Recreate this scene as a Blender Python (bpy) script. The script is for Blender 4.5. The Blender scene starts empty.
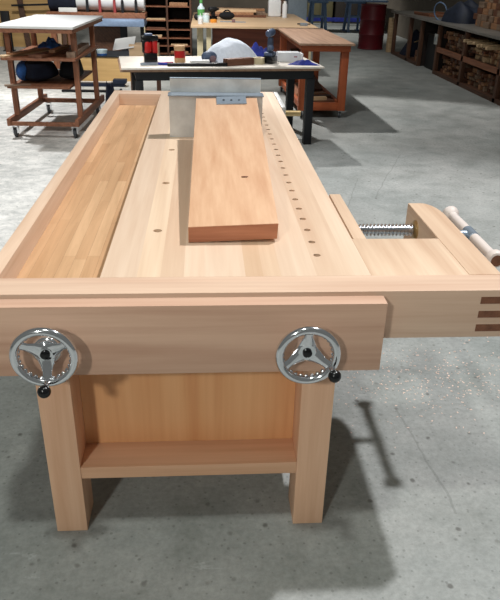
import bpy, bmesh, math, random
from mathutils import Vector, Matrix

C = bpy.context.scene.collection
scene = bpy.context.scene
random.seed(7)
PI = math.pi

# ------------------------------------------------------------------ camera
cam_data = bpy.data.cameras.new('camera')
cam_data.sensor_width = 36.0
cam_data.lens = 660.7 / 600 * 36
cam_data.clip_end = 100
cam = bpy.data.objects.new('camera', cam_data)
C.objects.link(cam)
pitch, yaw, roll = 0.469, 0.0725, 0.0231
fw = Vector((math.sin(yaw)*math.cos(pitch), math.cos(yaw)*math.cos(pitch), -math.sin(pitch)))
rt0 = Vector((math.cos(yaw), -math.sin(yaw), 0))
up0 = rt0.cross(fw)
rt = rt0*math.cos(roll) + up0*math.sin(roll)
up = up0*math.cos(roll) - rt0*math.sin(roll)
M = Matrix((rt, up, -fw)).transposed().to_4x4()
M.translation = Vector((0, 0, 1.775))
cam.matrix_world = M
scene.camera = cam

# ------------------------------------------------------------------ world, lamps, exposure
world = bpy.data.worlds.new('world')
scene.world = world
world.use_nodes = True
bg = world.node_tree.nodes['Background']
bg.inputs[0].default_value = (0.92, 0.95, 0.90, 1)
bg.inputs[1].default_value = 0.16

def bay_or_fill(name, loc, power, color, size=0.13, aim=None, cone=120, blend=0.35):
    """a high bay lamp or an added fill: a small bright source that cuts off at the side"""
    d = bpy.data.lights.new(name, 'SPOT')
    d.energy = power; d.color = color; d.shadow_soft_size = size
    d.spot_size = math.radians(cone); d.spot_blend = blend
    o = bpy.data.objects.new(name, d); C.objects.link(o); o.location = loc
    a = Vector(aim or (loc[0], loc[1], 0)) - Vector(loc)
    o.rotation_euler = a.to_track_quat('-Z', 'Y').to_euler()
    return o
bay_or_fill('bay_or_fill_lamp', (5.3, 4.9, 12.0), 6000, (0.985, 0.985, 1.0), 0.24, (0.9, 2.9, 0), 42, 0.6)
bay_or_fill('bay_or_fill_lamp', (-0.6, 12.3, 5.7), 2100, (1.0, 0.98, 0.96), 0.13, (2.2, 7.3, 0), 47, 0.25)
bay_or_fill('bay_or_fill_lamp', (-3.6, 9.0, 4.9), 1150, (0.97, 0.985, 1.0), 0.15, (-4.1, 7.4, 0), 88, 0.5)
bay_or_fill('bay_or_fill_lamp', (-0.4, 0.7, 5.2), 330, (0.96, 1.0, 0.94), 0.15, (-0.3, 1.2, 0), 100)
bay_or_fill('bay_or_fill_lamp', (-2.2, -3.2, 4.0), 500, (0.98, 1.0, 0.94), 0.2, (0, 1.8, 0.2), 100)  # added front fill in place of bounce onto jaw, legs and panel
bay_or_fill('bay_or_fill_lamp', (-2.2, 4.2, 5.0), 420, (1.0, 0.99, 0.97), 0.2, (-1.8, 8.0, 0.6), 38, 0.4)  # added to brighten the near side of the cart; no known lamp
bay_or_fill('bay_or_fill_lamp', (-0.2, 5.6, 5.2), 420, (1.0, 0.99, 0.98), 0.2, (0.2, 8.0, 0.8), 46, 0.4)  # extra fill put in for the items on the white table
bay_or_fill('bay_or_fill_lamp', (-2.4, 9.4, 4.9), 900, (1.0, 0.98, 0.94), 0.2, (-2.3, 12.6, 0.5), 76, 0.5)  # invented fill lighting the fronts of crate, roller and plywood
bay_or_fill('bay_or_fill_lamp', (0.2, 9.9, 5.0), 800, (1.0, 0.98, 0.94), 0.2, (0.3, 13.2, 0.6), 62, 0.5)  # added fill for the long table and the dark shelving
bay_or_fill('bay_or_fill_lamp', (2.6, 11.6, 5.4), 280, (1.0, 0.98, 0.95), 0.2, (4.6, 12.6, 0.4), 84, 0.6)  # added fill that lifts the dim wood rack and drum
bay_or_fill('bay_or_fill_lamp', (2.2, 21.8, 4.9), 900, (1.0, 0.99, 0.95), 0.15, (2.2, 22.5, 0), 100)

vs = scene.view_settings
vs.view_transform = 'Standard'
vs.look = 'None'
vs.gamma = 1
vs.use_curve_mapping = False
vs.exposure = 0.0

# ------------------------------------------------------------------ materials
def lin(c):
    return tuple(((v/255)/12.92 if v/255 <= 0.04045 else ((v/255+0.055)/1.055)**2.4) for v in c) + (1,)

class NT:
    def __init__(s, name):
        s.m = bpy.data.materials.new(name); s.m.use_nodes = True
        s.t = s.m.node_tree; s.b = s.t.nodes['Principled BSDF']
        s.co = s.t.nodes.new('ShaderNodeTexCoord')
    def n(s, typ, **kw):
        x = s.t.nodes.new(typ)
        for k, v in kw.items():
            setattr(x, k, v)
        return x
    def l(s, a, b): s.t.links.new(a, b)
    def mapping(s, scale, src=None, rot=(0,0,0), loc=(0,0,0)):
        mp = s.n('ShaderNodeMapping')
        mp.inputs['Scale'].default_value = scale
        mp.inputs['Rotation'].default_value = rot
        mp.inputs['Location'].default_value = loc
        s.l(src or s.co.outputs['Object'], mp.inputs['Vector'])
        return mp.outputs[0]
    def noise(s, vec, scale, detail=4, rough=0.55, dist=0):
        x = s.n('ShaderNodeTexNoise')
        x.inputs['Scale'].default_value = scale; x.inputs['Detail'].default_value = detail
        x.inputs['Roughness'].default_value = rough; x.inputs['Distortion'].default_value = dist
        s.l(vec, x.inputs['Vector'])
        return x.outputs['Fac']
    def ramp(s, fac, stops, interp='LINEAR'):
        x = s.n('ShaderNodeValToRGB'); r = x.color_ramp; r.interpolation = interp
        while len(r.elements) < len(stops): r.elements.new(0.5)
        for e, (p, c) in zip(r.elements, stops):
            e.position = p; e.color = c if len(c) == 4 else tuple(c)+(1,)
        s.l(fac, x.inputs['Fac'])
        return x.outputs['Color']
    def mix(s, a, b, fac, mode='MIX'):
        x = s.n('ShaderNodeMix', data_type='RGBA', blend_type=mode)
        for sock, v in ((x.inputs[0], fac), (x.inputs[6], a), (x.inputs[7], b)):
            if isinstance(v, (int, float)): sock.default_value = v
            elif isinstance(v, tuple): sock.default_value = v
            else: s.l(v, sock)
        return x.outputs[2]
    def math(s, op, a, b=None, c=None):
        x = s.n('ShaderNodeMath', operation=op)
        for i, v in enumerate((a, b, c)):
            if v is None: continue
            if isinstance(v, (int, float)): x.inputs[i].default_value = v
            else: s.l(v, x.inputs[i])
        return x.outputs[0]
    def bump(s, h, strength, dist=0.002):
        x = s.n('ShaderNodeBump'); x.inputs['Strength'].default_value = strength
        x.inputs['Distance'].default_value = dist
        s.l(h, x.inputs['Height']); s.l(x.outputs[0], s.b.inputs['Normal'])
    def done(s, col, rough=0.5, metal=0.0, spec=0.4):
        if isinstance(col, tuple): s.b.inputs['Base Color'].default_value = col
        else: s.l(col, s.b.inputs['Base Color'])
        if isinstance(rough, (int, float)): s.b.inputs['Roughness'].default_value = rough
        else: s.l(rough, s.b.inputs['Roughness'])
        s.b.inputs['Metallic'].default_value = metal
        s.b.inputs['Specular IOR Level'].default_value = spec
        return s.m

def wood(name, light, dark, axis='y', fine=1.0, rough=0.5, boards=None, bands=True, spec=0.35, contrast=1.0):
    """sawn timber: long stretched grain along one axis; boards = (axis, lo, hi, [(pos, tint)...])"""
    t = NT(name)
    sc = {'x': (0.9, 13, 13), 'y': (13, 0.9, 13), 'z': (13, 13, 0.9)}[axis]
    src = t.co.outputs['Object']
    tint = None
    if boards:
        ax, lo, hi, items = boards
        sp = t.n('ShaderNodeSeparateXYZ'); t.l(src, sp.inputs[0])
        v = sp.outputs[{'x': 0, 'y': 1, 'z': 2}[ax]]
        mr = t.n('ShaderNodeMapRange'); mr.inputs[1].default_value = lo; mr.inputs[2].default_value = hi
        t.l(v, mr.inputs[0])
        tint = t.ramp(mr.outputs[0], [((p-lo)/(hi-lo), c) for p, c in items], 'CONSTANT')
        # every board its own piece of grain
        sh = t.n('ShaderNodeVectorMath', operation='MULTIPLY_ADD')
        t.l(tint, sh.inputs[0]); sh.inputs[1].default_value = (9, 31, 17); t.l(src, sh.inputs[2])
        src = sh.outputs[0]
    g = t.mapping(sc, src)
    n1 = t.noise(g, 1.0*fine, 5, 0.6, 0.6)
    n2 = t.noise(t.mapping(tuple(v*6 if v > 5 else v*2 for v in sc), src), 1.0*fine, 3, 0.6)
    f = t.math('MULTIPLY_ADD', n2, 0.35, t.math('MULTIPLY', n1, 0.65))
    if bands:
        w = t.n('ShaderNodeTexWave', wave_type='BANDS', bands_direction='DIAGONAL')
        w.inputs['Scale'].default_value = 0.55*fine; w.inputs['Distortion'].default_value = 7
        w.inputs['Detail'].default_value = 2; w.inputs['Detail Scale'].default_value = 0.6
        t.l(g, w.inputs['Vector'])
        f = t.math('MULTIPLY_ADD', w.outputs['Fac'], 0.10*contrast, t.math('SUBTRACT', f, 0.04))
    c = t.ramp(f, [(0.5-0.2/contrast, lin(dark)), (0.5+0.16/contrast, lin(light))])
    if tint is not None:
        c = t.mix(c, tint, 1.0, 'MULTIPLY')
    t.bump(n2, 0.06)
    return t.done(c, rough, 0, spec)

def butcher(name, c1, c2, width, length):
    """glued strips with staggered joints, running along y"""
    t = NT(name)
    src = t.co.outputs['Object']
    sp = t.n('ShaderNodeSeparateXYZ'); t.l(src, sp.inputs[0])
    cb = t.n('ShaderNodeCombineXYZ'); t.l(sp.outputs[1], cb.inputs[0]); t.l(sp.outputs[0], cb.inputs[1])
    br = t.n('ShaderNodeTexBrick'); br.offset = 0.37; br.offset_frequency = 2; br.squash = 0.7; br.squash_frequency = 3
    br.inputs['Color1'].default_value = lin(c1); br.inputs['Color2'].default_value = lin(c2)
    br.inputs['Mortar'].default_value = lin(tuple(v*0.8 for v in c2))
    br.inputs['Scale'].default_value = 1; br.inputs['Mortar Size'].default_value = 0.0004
    br.inputs['Brick Width'].default_value = length; br.inputs['Row Height'].default_value = width
    t.l(cb.outputs[0], br.inputs['Vector'])
    g = t.noise(t.mapping((22, 1.6, 22), src), 1, 5, 0.6, 0.5)
    c = t.mix(br.outputs['Color'], t.ramp(g, [(0.3, (0.74, 0.70, 0.64)), (0.62, (1.04, 1.03, 1.02))]), 0.85, 'MULTIPLY')
    return t.done(c, 0.5, 0, 0.35)

def plain(name, col, rough=0.5, metal=0.0, spec=0.4, var=0.12, scale=20, bump=0):
    t = NT(name)
    n = t.noise(t.co.outputs['Object'], scale, 4)
    k = 1-var
    c = t.ramp(n, [(0.3, tuple(v*k for v in lin(col)[:3])), (0.7, tuple(min(1, v*(1+var*0.5)) for v in lin(col)[:3]))])
    if bump: t.bump(n, bump, 0.01)
    return t.done(c, rough, metal, spec)

def T3(v, r=1.0, b=1.0): return (v*r, v, v*b)
TOPB = [(-1.0, T3(0.95)), (-0.215, T3(1.03, 1.0, 0.96)), (-0.145, T3(0.88, 1.05, 0.95)), (-0.073, T3(1.04)), (-0.012, T3(1.0)),
        (0.113, T3(0.83, 1.08, 0.90)), (0.171, T3(0.93, 1.04, 0.94)), (0.226, T3(1.0)), (0.33, T3(0.93, 1.03, 0.97)), (0.44, T3(1.06))]
MAPLE_L, MAPLE_D = (223, 198, 174), (205, 174, 148)
maple_top = wood('maple_top', MAPLE_L, MAPLE_D, 'y', boards=('x', -1.0, 1.0, TOPB), contrast=0.85)
maple_x = wood('maple_cross', (221, 192, 168), (199, 164, 140), 'x', contrast=0.85,
               boards=('y', 0, 4, [(0, T3(0.97)), (1.772, T3(1.04))]))
maple_jaw = wood('maple_jaw', (206, 170, 146), (180, 140, 117), 'x', fine=0.8)
maple_y = wood('maple_long', (221, 193, 166), (200, 166, 138), 'y')
maple_warm = wood('maple_warm', (222, 194, 170), (202, 168, 140), 'y')
maple_z = wood('maple_leg', (232, 190, 158), (212, 164, 130), 'z')
maple_rail = wood('maple_rail', (226, 182, 148), (204, 156, 122), 'x', fine=0.8)
board_wood = wood('wide_board_wood', (218, 178, 144), (198, 152, 118), 'y', fine=0.8, contrast=1.1)
end_grain = wood('end_grain', (128, 84, 62), (96, 60, 44), 'y', fine=2)
tray_wood = butcher('tray_strips', (210, 172, 134), (188, 146, 108), 0.042, 0.9)
birch = wood('birch_ply', (232, 178, 128), (214, 152, 102), 'z', fine=0.6)
brown_wood = wood('brown_frame_wood', (152, 102, 76), (110, 70, 50), 'y', fine=1.2)
brown_z = wood('brown_post_wood', (158, 104, 76), (114, 72, 50), 'z', fine=1.2)
orange_wood = wood('orange_wood', (176, 92, 52), (140, 68, 38), 'x', fine=1)
orange_z = wood('orange_leg_wood', (176, 92, 52), (140, 68, 38), 'z', fine=1)
worn_top = wood('worn_table_top', (168, 136, 112), (134, 104, 84), 'y')
dark_wood = wood('dark_rack_wood', (96, 66, 50), (62, 42, 32), 'y', fine=1.3)
dark_z = wood('dark_post_wood', (104, 72, 54), (66, 44, 34), 'z', fine=1.3)
pale_ply = wood('pale_ply', (214, 184, 150), (190, 158, 122), 'x', fine=0.6)
yellow_ply = wood('yellow_ply', (214, 178, 122), (190, 152, 98), 'x', fine=0.6)
scrap_wood = [wood('scrap_wood_%s' % k, a, b, 'y', fine=1.3) for k, a, b in
              (('tan', (176, 132, 98), (132, 92, 64)), ('red', (120, 80, 60), (84, 54, 40)), ('pale', (214, 186, 148), (178, 146, 110)), ('grey', (150, 126, 106), (108, 86, 70)))]
cream_paint = plain('cream_paint', (206, 194, 160), 0.6)
white_lam = plain('white_laminate', (232, 232, 230), 0.4, var=0.04)
chrome = plain('chrome', (226, 228, 232), 0.12, 1.0, var=0.02)
def brushed():
    t = NT('brushed_aluminium')
    n = t.noise(t.mapping((2, 2, 2)), 6, 4)
    c = t.ramp(n, [(0.3, lin((186, 186, 184))), (0.7, lin((212, 212, 210)))])
    r = t.ramp(n, [(0.3, (0.36,)*3), (0.7, (0.5,)*3)])
    return t.done(c, r, 0.45)
alu = brushed()
galv = plain('galvanised_steel', (150, 162, 176), 0.35, 0.5, var=0.15, scale=60)
brass = plain('brass', (196, 170, 124), 0.3, 0.9, var=0.05)
screw_steel = plain('screw_steel', (210, 212, 216), 0.22, 1.0, var=0.05)
black_plastic = plain('black_plastic', (14, 14, 16), 0.22, var=0.02)
black_matte = plain('black_matte', (24, 25, 28), 0.6)
black_steel = plain('black_steel', (26, 28, 32), 0.5, 0.2)
navy_cloth = plain('navy_cloth', (22, 28, 46), 0.9, var=0.4, scale=9, bump=0.4)
black_cloth = plain('black_cloth', (16, 17, 22), 0.9, var=0.4, scale=9, bump=0.4)
blue_cloth = plain('blue_cloth', (60, 112, 190), 0.8, var=0.5, scale=14, bump=0.5)
blue_dark = plain('deep_blue_cloth', (40, 52, 140), 0.8, var=0.5, scale=14, bump=0.5)
white_cloth = plain('white_sheet', (222, 230, 242), 0.7, var=0.08, scale=30, bump=0.5)
white_plastic = plain('white_plastic', (222, 224, 226), 0.4, var=0.05)
bone_wood = wood('bleached_wood', (226, 214, 208), (204, 190, 182), 'y', fine=0.7)
red_plastic = plain('red_plastic', (170, 24, 24), 0.35)
dull_red = plain('dull_red_paint', (150, 62, 62), 0.5)
drum_red = plain('drum_red', (100, 18, 28), 0.45, var=0.2, scale=5)
grey_blue = plain('grey_blue_plastic', (78, 92, 118), 0.5)
steel_blue = plain('steel_blue_paint', (108, 132, 166), 0.5)
sky_steel = plain('blue_machine_bed', (150, 172, 204), 0.32, 0.5)
green_plastic = plain('green_label', (90, 160, 90), 0.5)
clear_plastic = plain('milky_plastic', (196, 214, 220), 0.3)
orange_plastic = plain('orange_plastic', (216, 140, 50), 0.4)
cardboard = plain('tan_card', (190, 156, 116), 0.8)
rubber = plain('grey_rubber', (70, 72, 76), 0.6)
machine_grey = plain('machine_grey', (120, 132, 142), 0.5)
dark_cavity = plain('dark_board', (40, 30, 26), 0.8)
concrete_wall = plain('wall_paint', (92, 84, 74), 0.9, var=0.25, scale=1.5)

def concrete():
    t = NT('concrete_floor')
    o = t.co.outputs['Object']
    big = t.noise(o, 0.55, 6, 0.6, 0.4)
    mid = t.noise(o, 3.2, 8, 0.68, 0.3)
    fine = t.noise(o, 42, 6, 0.75)
    c = t.ramp(mid, [(0.28, lin((128, 131, 128))), (0.5, lin((147, 149, 147))), (0.70, lin((161, 162, 160)))])
    c = t.mix(c, t.ramp(big, [(0.36, (0.88, 0.91, 0.90)), (0.64, (1.07, 1.06, 1.04))]), 1.0, 'MULTIPLY')
    c = t.mix(c, t.ramp(fine, [(0.32, (0.78, 0.78, 0.78)), (0.6, (1.06, 1.06, 1.06))]), 0.9, 'MULTIPLY')
    # trodden sawdust on the left of the bench and further back
    sp = t.n('ShaderNodeSeparateXYZ'); t.l(o, sp.inputs[0])
    X, Y = sp.outputs[0], sp.outputs[1]
    left = t.n('ShaderNodeMapRange', interpolation_type='SMOOTHSTEP')
    left.inputs[1].default_value = -0.5; left.inputs[2].default_value = -1.6
    t.l(X, left.inputs[0])
    deep = t.n('ShaderNodeMapRange', interpolation_type='SMOOTHSTEP')
    deep.inputs[1].default_value = 2.6; deep.inputs[2].default_value = 4.6
    t.l(Y, deep.inputs[0])
    dn = t.noise(t.mapping((1, 1.3, 1)), 5.0, 9, 0.78, 0.4)
    dust = t.ramp(dn, [(0.36, (0.25,)*3), (0.6, (1,)*3)])
    dm = t.math('MULTIPLY', t.math('MULTIPLY', left.outputs[0], deep.outputs[0]), t.math('MULTIPLY', dust, 0.85))
    c = t.mix(c, lin((228, 225, 219)), dm)
    # scattered dark spots and drips
    vo = t.n('ShaderNodeTexVoronoi', voronoi_dimensions='2D'); vo.inputs['Scale'].default_value = 5.5
    t.l(t.mapping((1, 1, 1)), vo.inputs['Vector'])
    wob = t.noise(o, 26, 3)
    spot = t.ramp(t.math('MULTIPLY_ADD', wob, 0.12, vo.outputs['Distance']), [(0.085, (1,)*3), (0.125, (0,)*3)])
    sel = t.ramp(t.noise(o, 1.7, 3), [(0.45, (0,)*3), (0.56, (1,)*3)])
    c = t.mix(c, lin((82, 80, 76)), t.math('MULTIPLY', t.math('MULTIPLY', spot, sel), 0.75))
    vo2 = t.n('ShaderNodeTexVoronoi', voronoi_dimensions='2D'); vo2.inputs['Scale'].default_value = 17
    t.l(o, vo2.inputs['Vector'])
    sp2 = t.ramp(t.math('MULTIPLY_ADD', wob, 0.2, vo2.outputs['Distance']), [(0.14, (1,)*3), (0.19, (0,)*3)])
    c = t.mix(c, lin((92, 92, 90)), t.math('MULTIPLY', sp2, 0.45))
    # smears of white filler
    sm = t.ramp(t.noise(t.mapping((1, 2.4, 1), rot=(0, 0, 0.5)), 2.6, 7, 0.7, 1.2), [(0.63, (0,)*3), (0.74, (1,)*3)])
    c = t.mix(c, lin((196, 200, 200)), t.math('MULTIPLY', sm, 0.5))
    # hairline cracks: |a x + b y - d| small
    wv = t.math('SUBTRACT', t.noise(o, 4.5, 4), 0.5)
    for a, b, d, y0, y1 in ((0.9968, 0.0802, 1.0413, 1.75, 2.4), (0.921, -0.388, -0.766, 5.4, 6.9), (0.954, -0.299, -0.431, 4.5, 6.0)):
        dist = t.math('ABSOLUTE', t.math('ADD', t.math('SUBTRACT', t.math('ADD', t.math('MULTIPLY', X, a), t.math('MULTIPLY', Y, b)), d), t.math('MULTIPLY', wv, 0.05)))
        on = t.math('MULTIPLY', t.math('GREATER_THAN', Y, y0), t.math('LESS_THAN', Y, y1))
        line = t.math('MULTIPLY', on, t.math('LESS_THAN', dist, 0.0045))
        c = t.mix(c, lin((84, 84, 82)), t.math('MULTIPLY', line, 0.28))
    t.bump(fine, 0.12, 0.004)
    return t.done(c, t.ramp(mid, [(0.3, (0.5,)*3), (0.7, (0.75,)*3)]), 0, 0.3)
concrete_mat = concrete()

# ------------------------------------------------------------------ mesh helpers
def BM(): return bmesh.new()
def box(bm, x0, x1, y0, y1, z0, z1, bev=0.0, mat=None):
    vs_ = [bm.verts.new(p) for p in ((x0,y0,z0),(x1,y0,z0),(x1,y1,z0),(x0,y1,z0),(x0,y0,z1),(x1,y0,z1),(x1,y1,z1),(x0,y1,z1))]
    fs = [bm.faces.new([vs_[i] for i in f]) for f in ((0,3,2,1),(4,5,6,7),(0,1,5,4),(1,2,6,5),(2,3,7,6),(3,0,4,7))]
    if mat is not None: bmesh.ops.transform(bm, matrix=mat, verts=vs_)
    if bev:
        es = list({e for f in fs for e in f.edges})
        bmesh.ops.bevel(bm, geom=es, offset=bev, segments=2, profile=0.6, affect='EDGES')
    return bm
def hexa(bm, bottom, top, bev=0.0):
    vs_ = [bm.verts.new(p) for p in list(bottom)+list(top)]
    fs = [bm.faces.new([vs_[i] for i in f]) for f in ((0,3,2,1),(4,5,6,7),(0,1,5,4),(1,2,6,5),(2,3,7,6),(3,0,4,7))]
    if bev:
        es = list({e for f in fs for e in f.edges})
        bmesh.ops.bevel(bm, geom=es, offset=bev, segments=2, profile=0.6, affect='EDGES')
    return bm
def lathe(bm, prof, p0=(0,0,0), axis=(0,0,1), seg=24, cap=True):
    """prof: (distance along axis, radius)"""
    q = Vector((0,0,1)).rotation_difference(Vector(axis).normalized())
    p0 = Vector(p0); rings = []
    for d, r in prof:
        rings.append([bm.verts.new(p0 + q @ Vector((r*math.cos(2*PI*i/seg), r*math.sin(2*PI*i/seg), d))) for i in range(seg)])
    for a, b in zip(rings, rings[1:]):
        for i in range(seg):
            bm.faces.new((a[i], a[(i+1)%seg], b[(i+1)%seg], b[i]))
    if cap:
        bm.faces.new(rings[0][::-1]); bm.faces.new(rings[-1])
    return bm
def rod(bm, a, b, r, seg=16, r1=None):
    a, b = Vector(a), Vector(b); L = (b-a).length
    return lathe(bm, [(0, r), (L, r if r1 is None else r1)], a, b-a, seg)
def bar(bm, a, b, w, h, bev=0.0, up=(0,0,1)):
    """rectangular bar from a to b, w across, h along the up side"""
    a, b = Vector(a), Vector(b); d = (b-a).normalized(); s = d.cross(Vector(up)).normalized(); u = s.cross(d)
    return hexa(bm, [a-s*w/2-u*h/2, a+s*w/2-u*h/2, b+s*w/2-u*h/2, b-s*w/2-u*h/2], [a-s*w/2+u*h/2, a+s*w/2+u*h/2, b+s*w/2+u*h/2, b-s*w/2+u*h/2], bev)
def torus(bm, c, axis, R, r, n=48, m=12):
    q = Vector((0,0,1)).rotation_difference(Vector(axis).normalized()); c = Vector(c); rings = []
    for i in range(n):
        a = 2*PI*i/n
        rings.append([bm.verts.new(c + q @ Vector(((R+r*math.cos(2*PI*j/m))*math.cos(a), (R+r*math.cos(2*PI*j/m))*math.sin(a), r*math.sin(2*PI*j/m)))) for j in range(m)])
    for i in range(n):
        A, B = rings[i], rings[(i+1)%n]
        for j in range(m): bm.faces.new((A[j], B[j], B[(j+1)%m], A[(j+1)%m]))
    return bm
def ball(bm, c, r, seg=16, scale=(1,1,1)):
    mt = Matrix.Translation(c) @ Matrix.Diagonal((r*scale[0], r*scale[1], r*scale[2], 1))
    bmesh.ops.create_uvsphere(bm, u_segments=seg, v_segments=seg//2+2, radius=1, matrix=mt)
    return bm
def prism(bm, poly, z0, z1, bev=0.0):
    lo = [bm.verts.new((x, y, z0)) for x, y in poly]; hi = [bm.verts.new((x, y, z1)) for x, y in poly]
    fs = [bm.faces.new(lo[::-1]), bm.faces.new(hi)]; n = len(poly)
    for i in range(n): fs.append(bm.faces.new((lo[i], lo[(i+1)%n], hi[(i+1)%n], hi[i])))
    if bev:
        es = list({e for f in fs[:2] for e in f.edges})
        bmesh.ops.bevel(bm, geom=es, offset=bev, segments=2, affect='EDGES')
    return bm
def heap(bm, L, W, H, seed=1, n=26, wob=0.25, shape=1.0, floor=0.0):
    """a crumpled low mound with its flat underside on z = floor"""
    rnd = random.Random(seed); ph = [rnd.uniform(0, 6.3) for _ in range(12)]
    rows = []
    m = n//2
    for j in range(m+1):
        t = j/m; ring = []
        for i in range(n):
            a = 2*PI*i/n
            edge = 1 + wob*0.5*(math.sin(2*a+ph[0])+0.6*math.sin(3*a+ph[1])+0.5*math.sin(5*a+ph[2]))*0.5
            r = t*edge
            x, y = r*math.cos(a)*L/2, r*math.sin(a)*W/2
            z = H*max(0, 1-t**(2*shape))
            z *= 1 + wob*(math.sin(9*x/L+ph[3]+4*y/W)*0.5+math.sin(15*y/W+ph[4]-6*x/L)*0.35+math.sin(23*x/L+11*y/W+ph[5])*0.25)
            ring.append(bm.verts.new((x, y, floor+max(z, 0.0))))
        rows.append(ring)
    for a, b in zip(rows, rows[1:]):
        for i in range(n):
            bm.faces.new((a[i], b[i], b[(i+1)%n], a[(i+1)%n]))
    bm.faces.new(rows[-1][::-1])
    bmesh.ops.remove_doubles(bm, verts=rows[0], dist=1e-6)
    return bm

def obj(name, bm, mat, parent=None, loc=(0,0,0), rot=(0,0,0), smooth=True, label=None):
    bmesh.ops.recalc_face_normals(bm, faces=bm.faces)
    me = bpy.data.meshes.new(name); bm.to_mesh(me); bm.free()
    me.materials.append(mat)
    if smooth:
        me.shade_smooth()
        try: me.set_sharp_from_angle(angle=math.radians(38))
        except Exception: pass
    o = bpy.data.objects.new(name, me); C.objects.link(o)
    o.parent = parent; o.location = loc; o.rotation_euler = rot
    if label: o['label'] = label
    return o
def thing(name, label, cat, loc=(0,0,0), rz=0, group=None):
    o = bpy.data.objects.new(name, None); C.objects.link(o)
    o.empty_display_size = 0.1
    o.location = loc; o.rotation_euler = (0, 0, rz)
    return tag(o, label, cat, group)
def tag(o, label, cat, group=None, kind=None):
    if label: o['label'] = label
    if cat: o['category'] = cat
    if group: o['group'] = group
    if kind: o['kind'] = kind
    return o
def struct(name, bm, mat, loc=(0,0,0)):
    o = obj(name, bm, mat, None, loc, smooth=False); o['kind'] = 'structure'; return o
def shift(bm, dx, dy, dz):
    bmesh.ops.translate(bm, verts=bm.verts, vec=(dx, dy, dz)); return bm

# ------------------------------------------------------------------ the setting
struct('floor', box(BM(), -6.5, 5.7, -1.5, 26, -0.1, 0), concrete_mat)
struct('wall_back', box(BM(), -6.5, 5.7, 26, 26.2, 0, 5), concrete_wall)
struct('wall_left', box(BM(), -6.7, -6.5, 6, 26.2, 0, 5), concrete_wall)
struct('wall_right', box(BM(), 5.7, 5.9, 4, 26.2, 0, 5), concrete_wall)

# ------------------------------------------------------------------ the workbench
BX, BY, H = -0.08, 3.4, 0.9327
bench = thing('workbench', 'large pale maple joinery workbench with tool tray, chrome handwheels and shoulder vise', 'workbench', (BX, BY, 0))
def bpart(name, bm, mat, parent=None, label=None, smooth=True):
    """parts are written in room coordinates and brought to the bench's own origin"""
    shift(bm, -BX, -BY, 0)
    o = obj(name, bm, mat, parent or bench, smooth=smooth, label=label)
    return o
def retex(mat_args): return wood(**mat_args)

# slab with drilled dog holes
def drilled(bm, holes, r):
    a = obj('benchtop', bm, maple_top, None)
    cut = BM()
    for x, y in holes: rod(cut, (x, y, 0.7), (x, y, 1.1), r if x > 0 else r*1.3, 20)
    c = obj('cutter', cut, maple_top, None)
    md = a.modifiers.new('b', 'BOOLEAN'); md.object = c; md.operation = 'DIFFERENCE'; md.solver = 'EXACT'
    dg = bpy.context.evaluated_depsgraph_get(); dg.update()
    me = bpy.data.meshes.new_from_object(a.evaluated_get(dg))
    a.modifiers.clear(); a.data = me; me.shade_flat()
    bpy.data.objects.remove(c, do_unlink=True)
    return a
holes = [(0.360, 1.977+0.1155*k) for k in range(24)] + [(-0.172, 2.205+0.57*k) for k in range(5)]
top = drilled(box(BM(), -0.320, 0.504, 1.8165, 5.09, 0.842, H, 0.0012), holes, 0.0122)
top.data.transform(Matrix.Translation((-BX, -BY, 0)))
top.parent = bench
# grain of the slab is laid out in room x, so shift the board table with it
for el_mat in (maple_top,):
    for nd in el_mat.node_tree.nodes:
        if nd.type == 'MAP_RANGE':
            nd.inputs[1].default_value -= BX; nd.inputs[2].default_value -= BX
for nd in maple_x.node_tree.nodes:
    if nd.type == 'MAP_RANGE':
        nd.inputs[1].default_value -= BY; nd.inputs[2].default_value -= BY

bpart('tray_floor', box(BM(), -0.6185, -0.3205, 1.8165, 4.945, 0.835, 0.853), tray_wood)
bpart('tray_side', box(BM(), -0.667, -0.619, 1.8165, 5.09, 0.76, H, 0.0015), maple_warm)
bpart('tray_end', box(BM(), -0.6185, -0.3205, 4.95, 5.09, 0.80, H, 0.0015), maple_x)
bpart('end_cap', box(BM(), -0.69, 0.917, 1.706, 1.8160, 0.774, H, 0.0015), maple_x)
bpart('back_rail', box(BM(), -0.60, 0.50, 4.72, 4.78, 0.62, 0.834), maple_jaw)

# shoulder vise at the right
poly = [(0.812, 1.8165), (0.917, 1.8165), (0.917, 2.37)]
for k in range(1, 9):
    a = k/9*PI/2
    poly.append((0.862+0.055*math.cos(a), 2.37+0.137*math.sin(a)))
poly += [(0.862, 2.507), (0.812, 2.507)]
arm = bpart('vise_arm', prism(BM(), poly, 0.774, H, 0.0015), maple_y)
for z0, z1 in ((0.888, 0.911), (0.841, 0.864), (0.794, 0.818)):
    bpart('finger_joint', box(BM(), 0.8125, 0.9173, 1.7054, 1.74, z0, z1), end_grain, arm)
bpart('filler_block', box(BM(), 0.5045, 0.8115, 1.8165, 2.122, 0.790, H-0.0006, 0.001), maple_y)
bpart('shoulder_jaw', box(BM(), 0.511, 0.556, 2.1225, 2.625, 0.774, H-0.0004, 0.0015), maple_y)
SY, SZ = 2.375, 0.868
prof = [(0, 0.0155)]; x = 0.0
while x < 0.236:
    prof += [(x+0.002, 0.0165), (x+0.0065, 0.0240), (x+0.0085, 0.0240), (x+0.0130, 0.0165)]; x += 0.0145
vs_bm = lathe(BM(), prof, (0.5562, SY, SZ), (1, 0, 0), 24)
screw = bpart('vise_screw', vs_bm, screw_steel)
fl = BM(); lathe(fl, [(0, 0.038), (0.004, 0.038), (0.006, 0.034), (0.010, 0.027)], (0.8118, SY, SZ), (-1, 0, 0), 28)
bpart('screw_flange', fl, brass, screw)
HX, HZ = 1.035, 0.850
hb = BM()
y0, y1 = 2.11, 2.63
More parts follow.
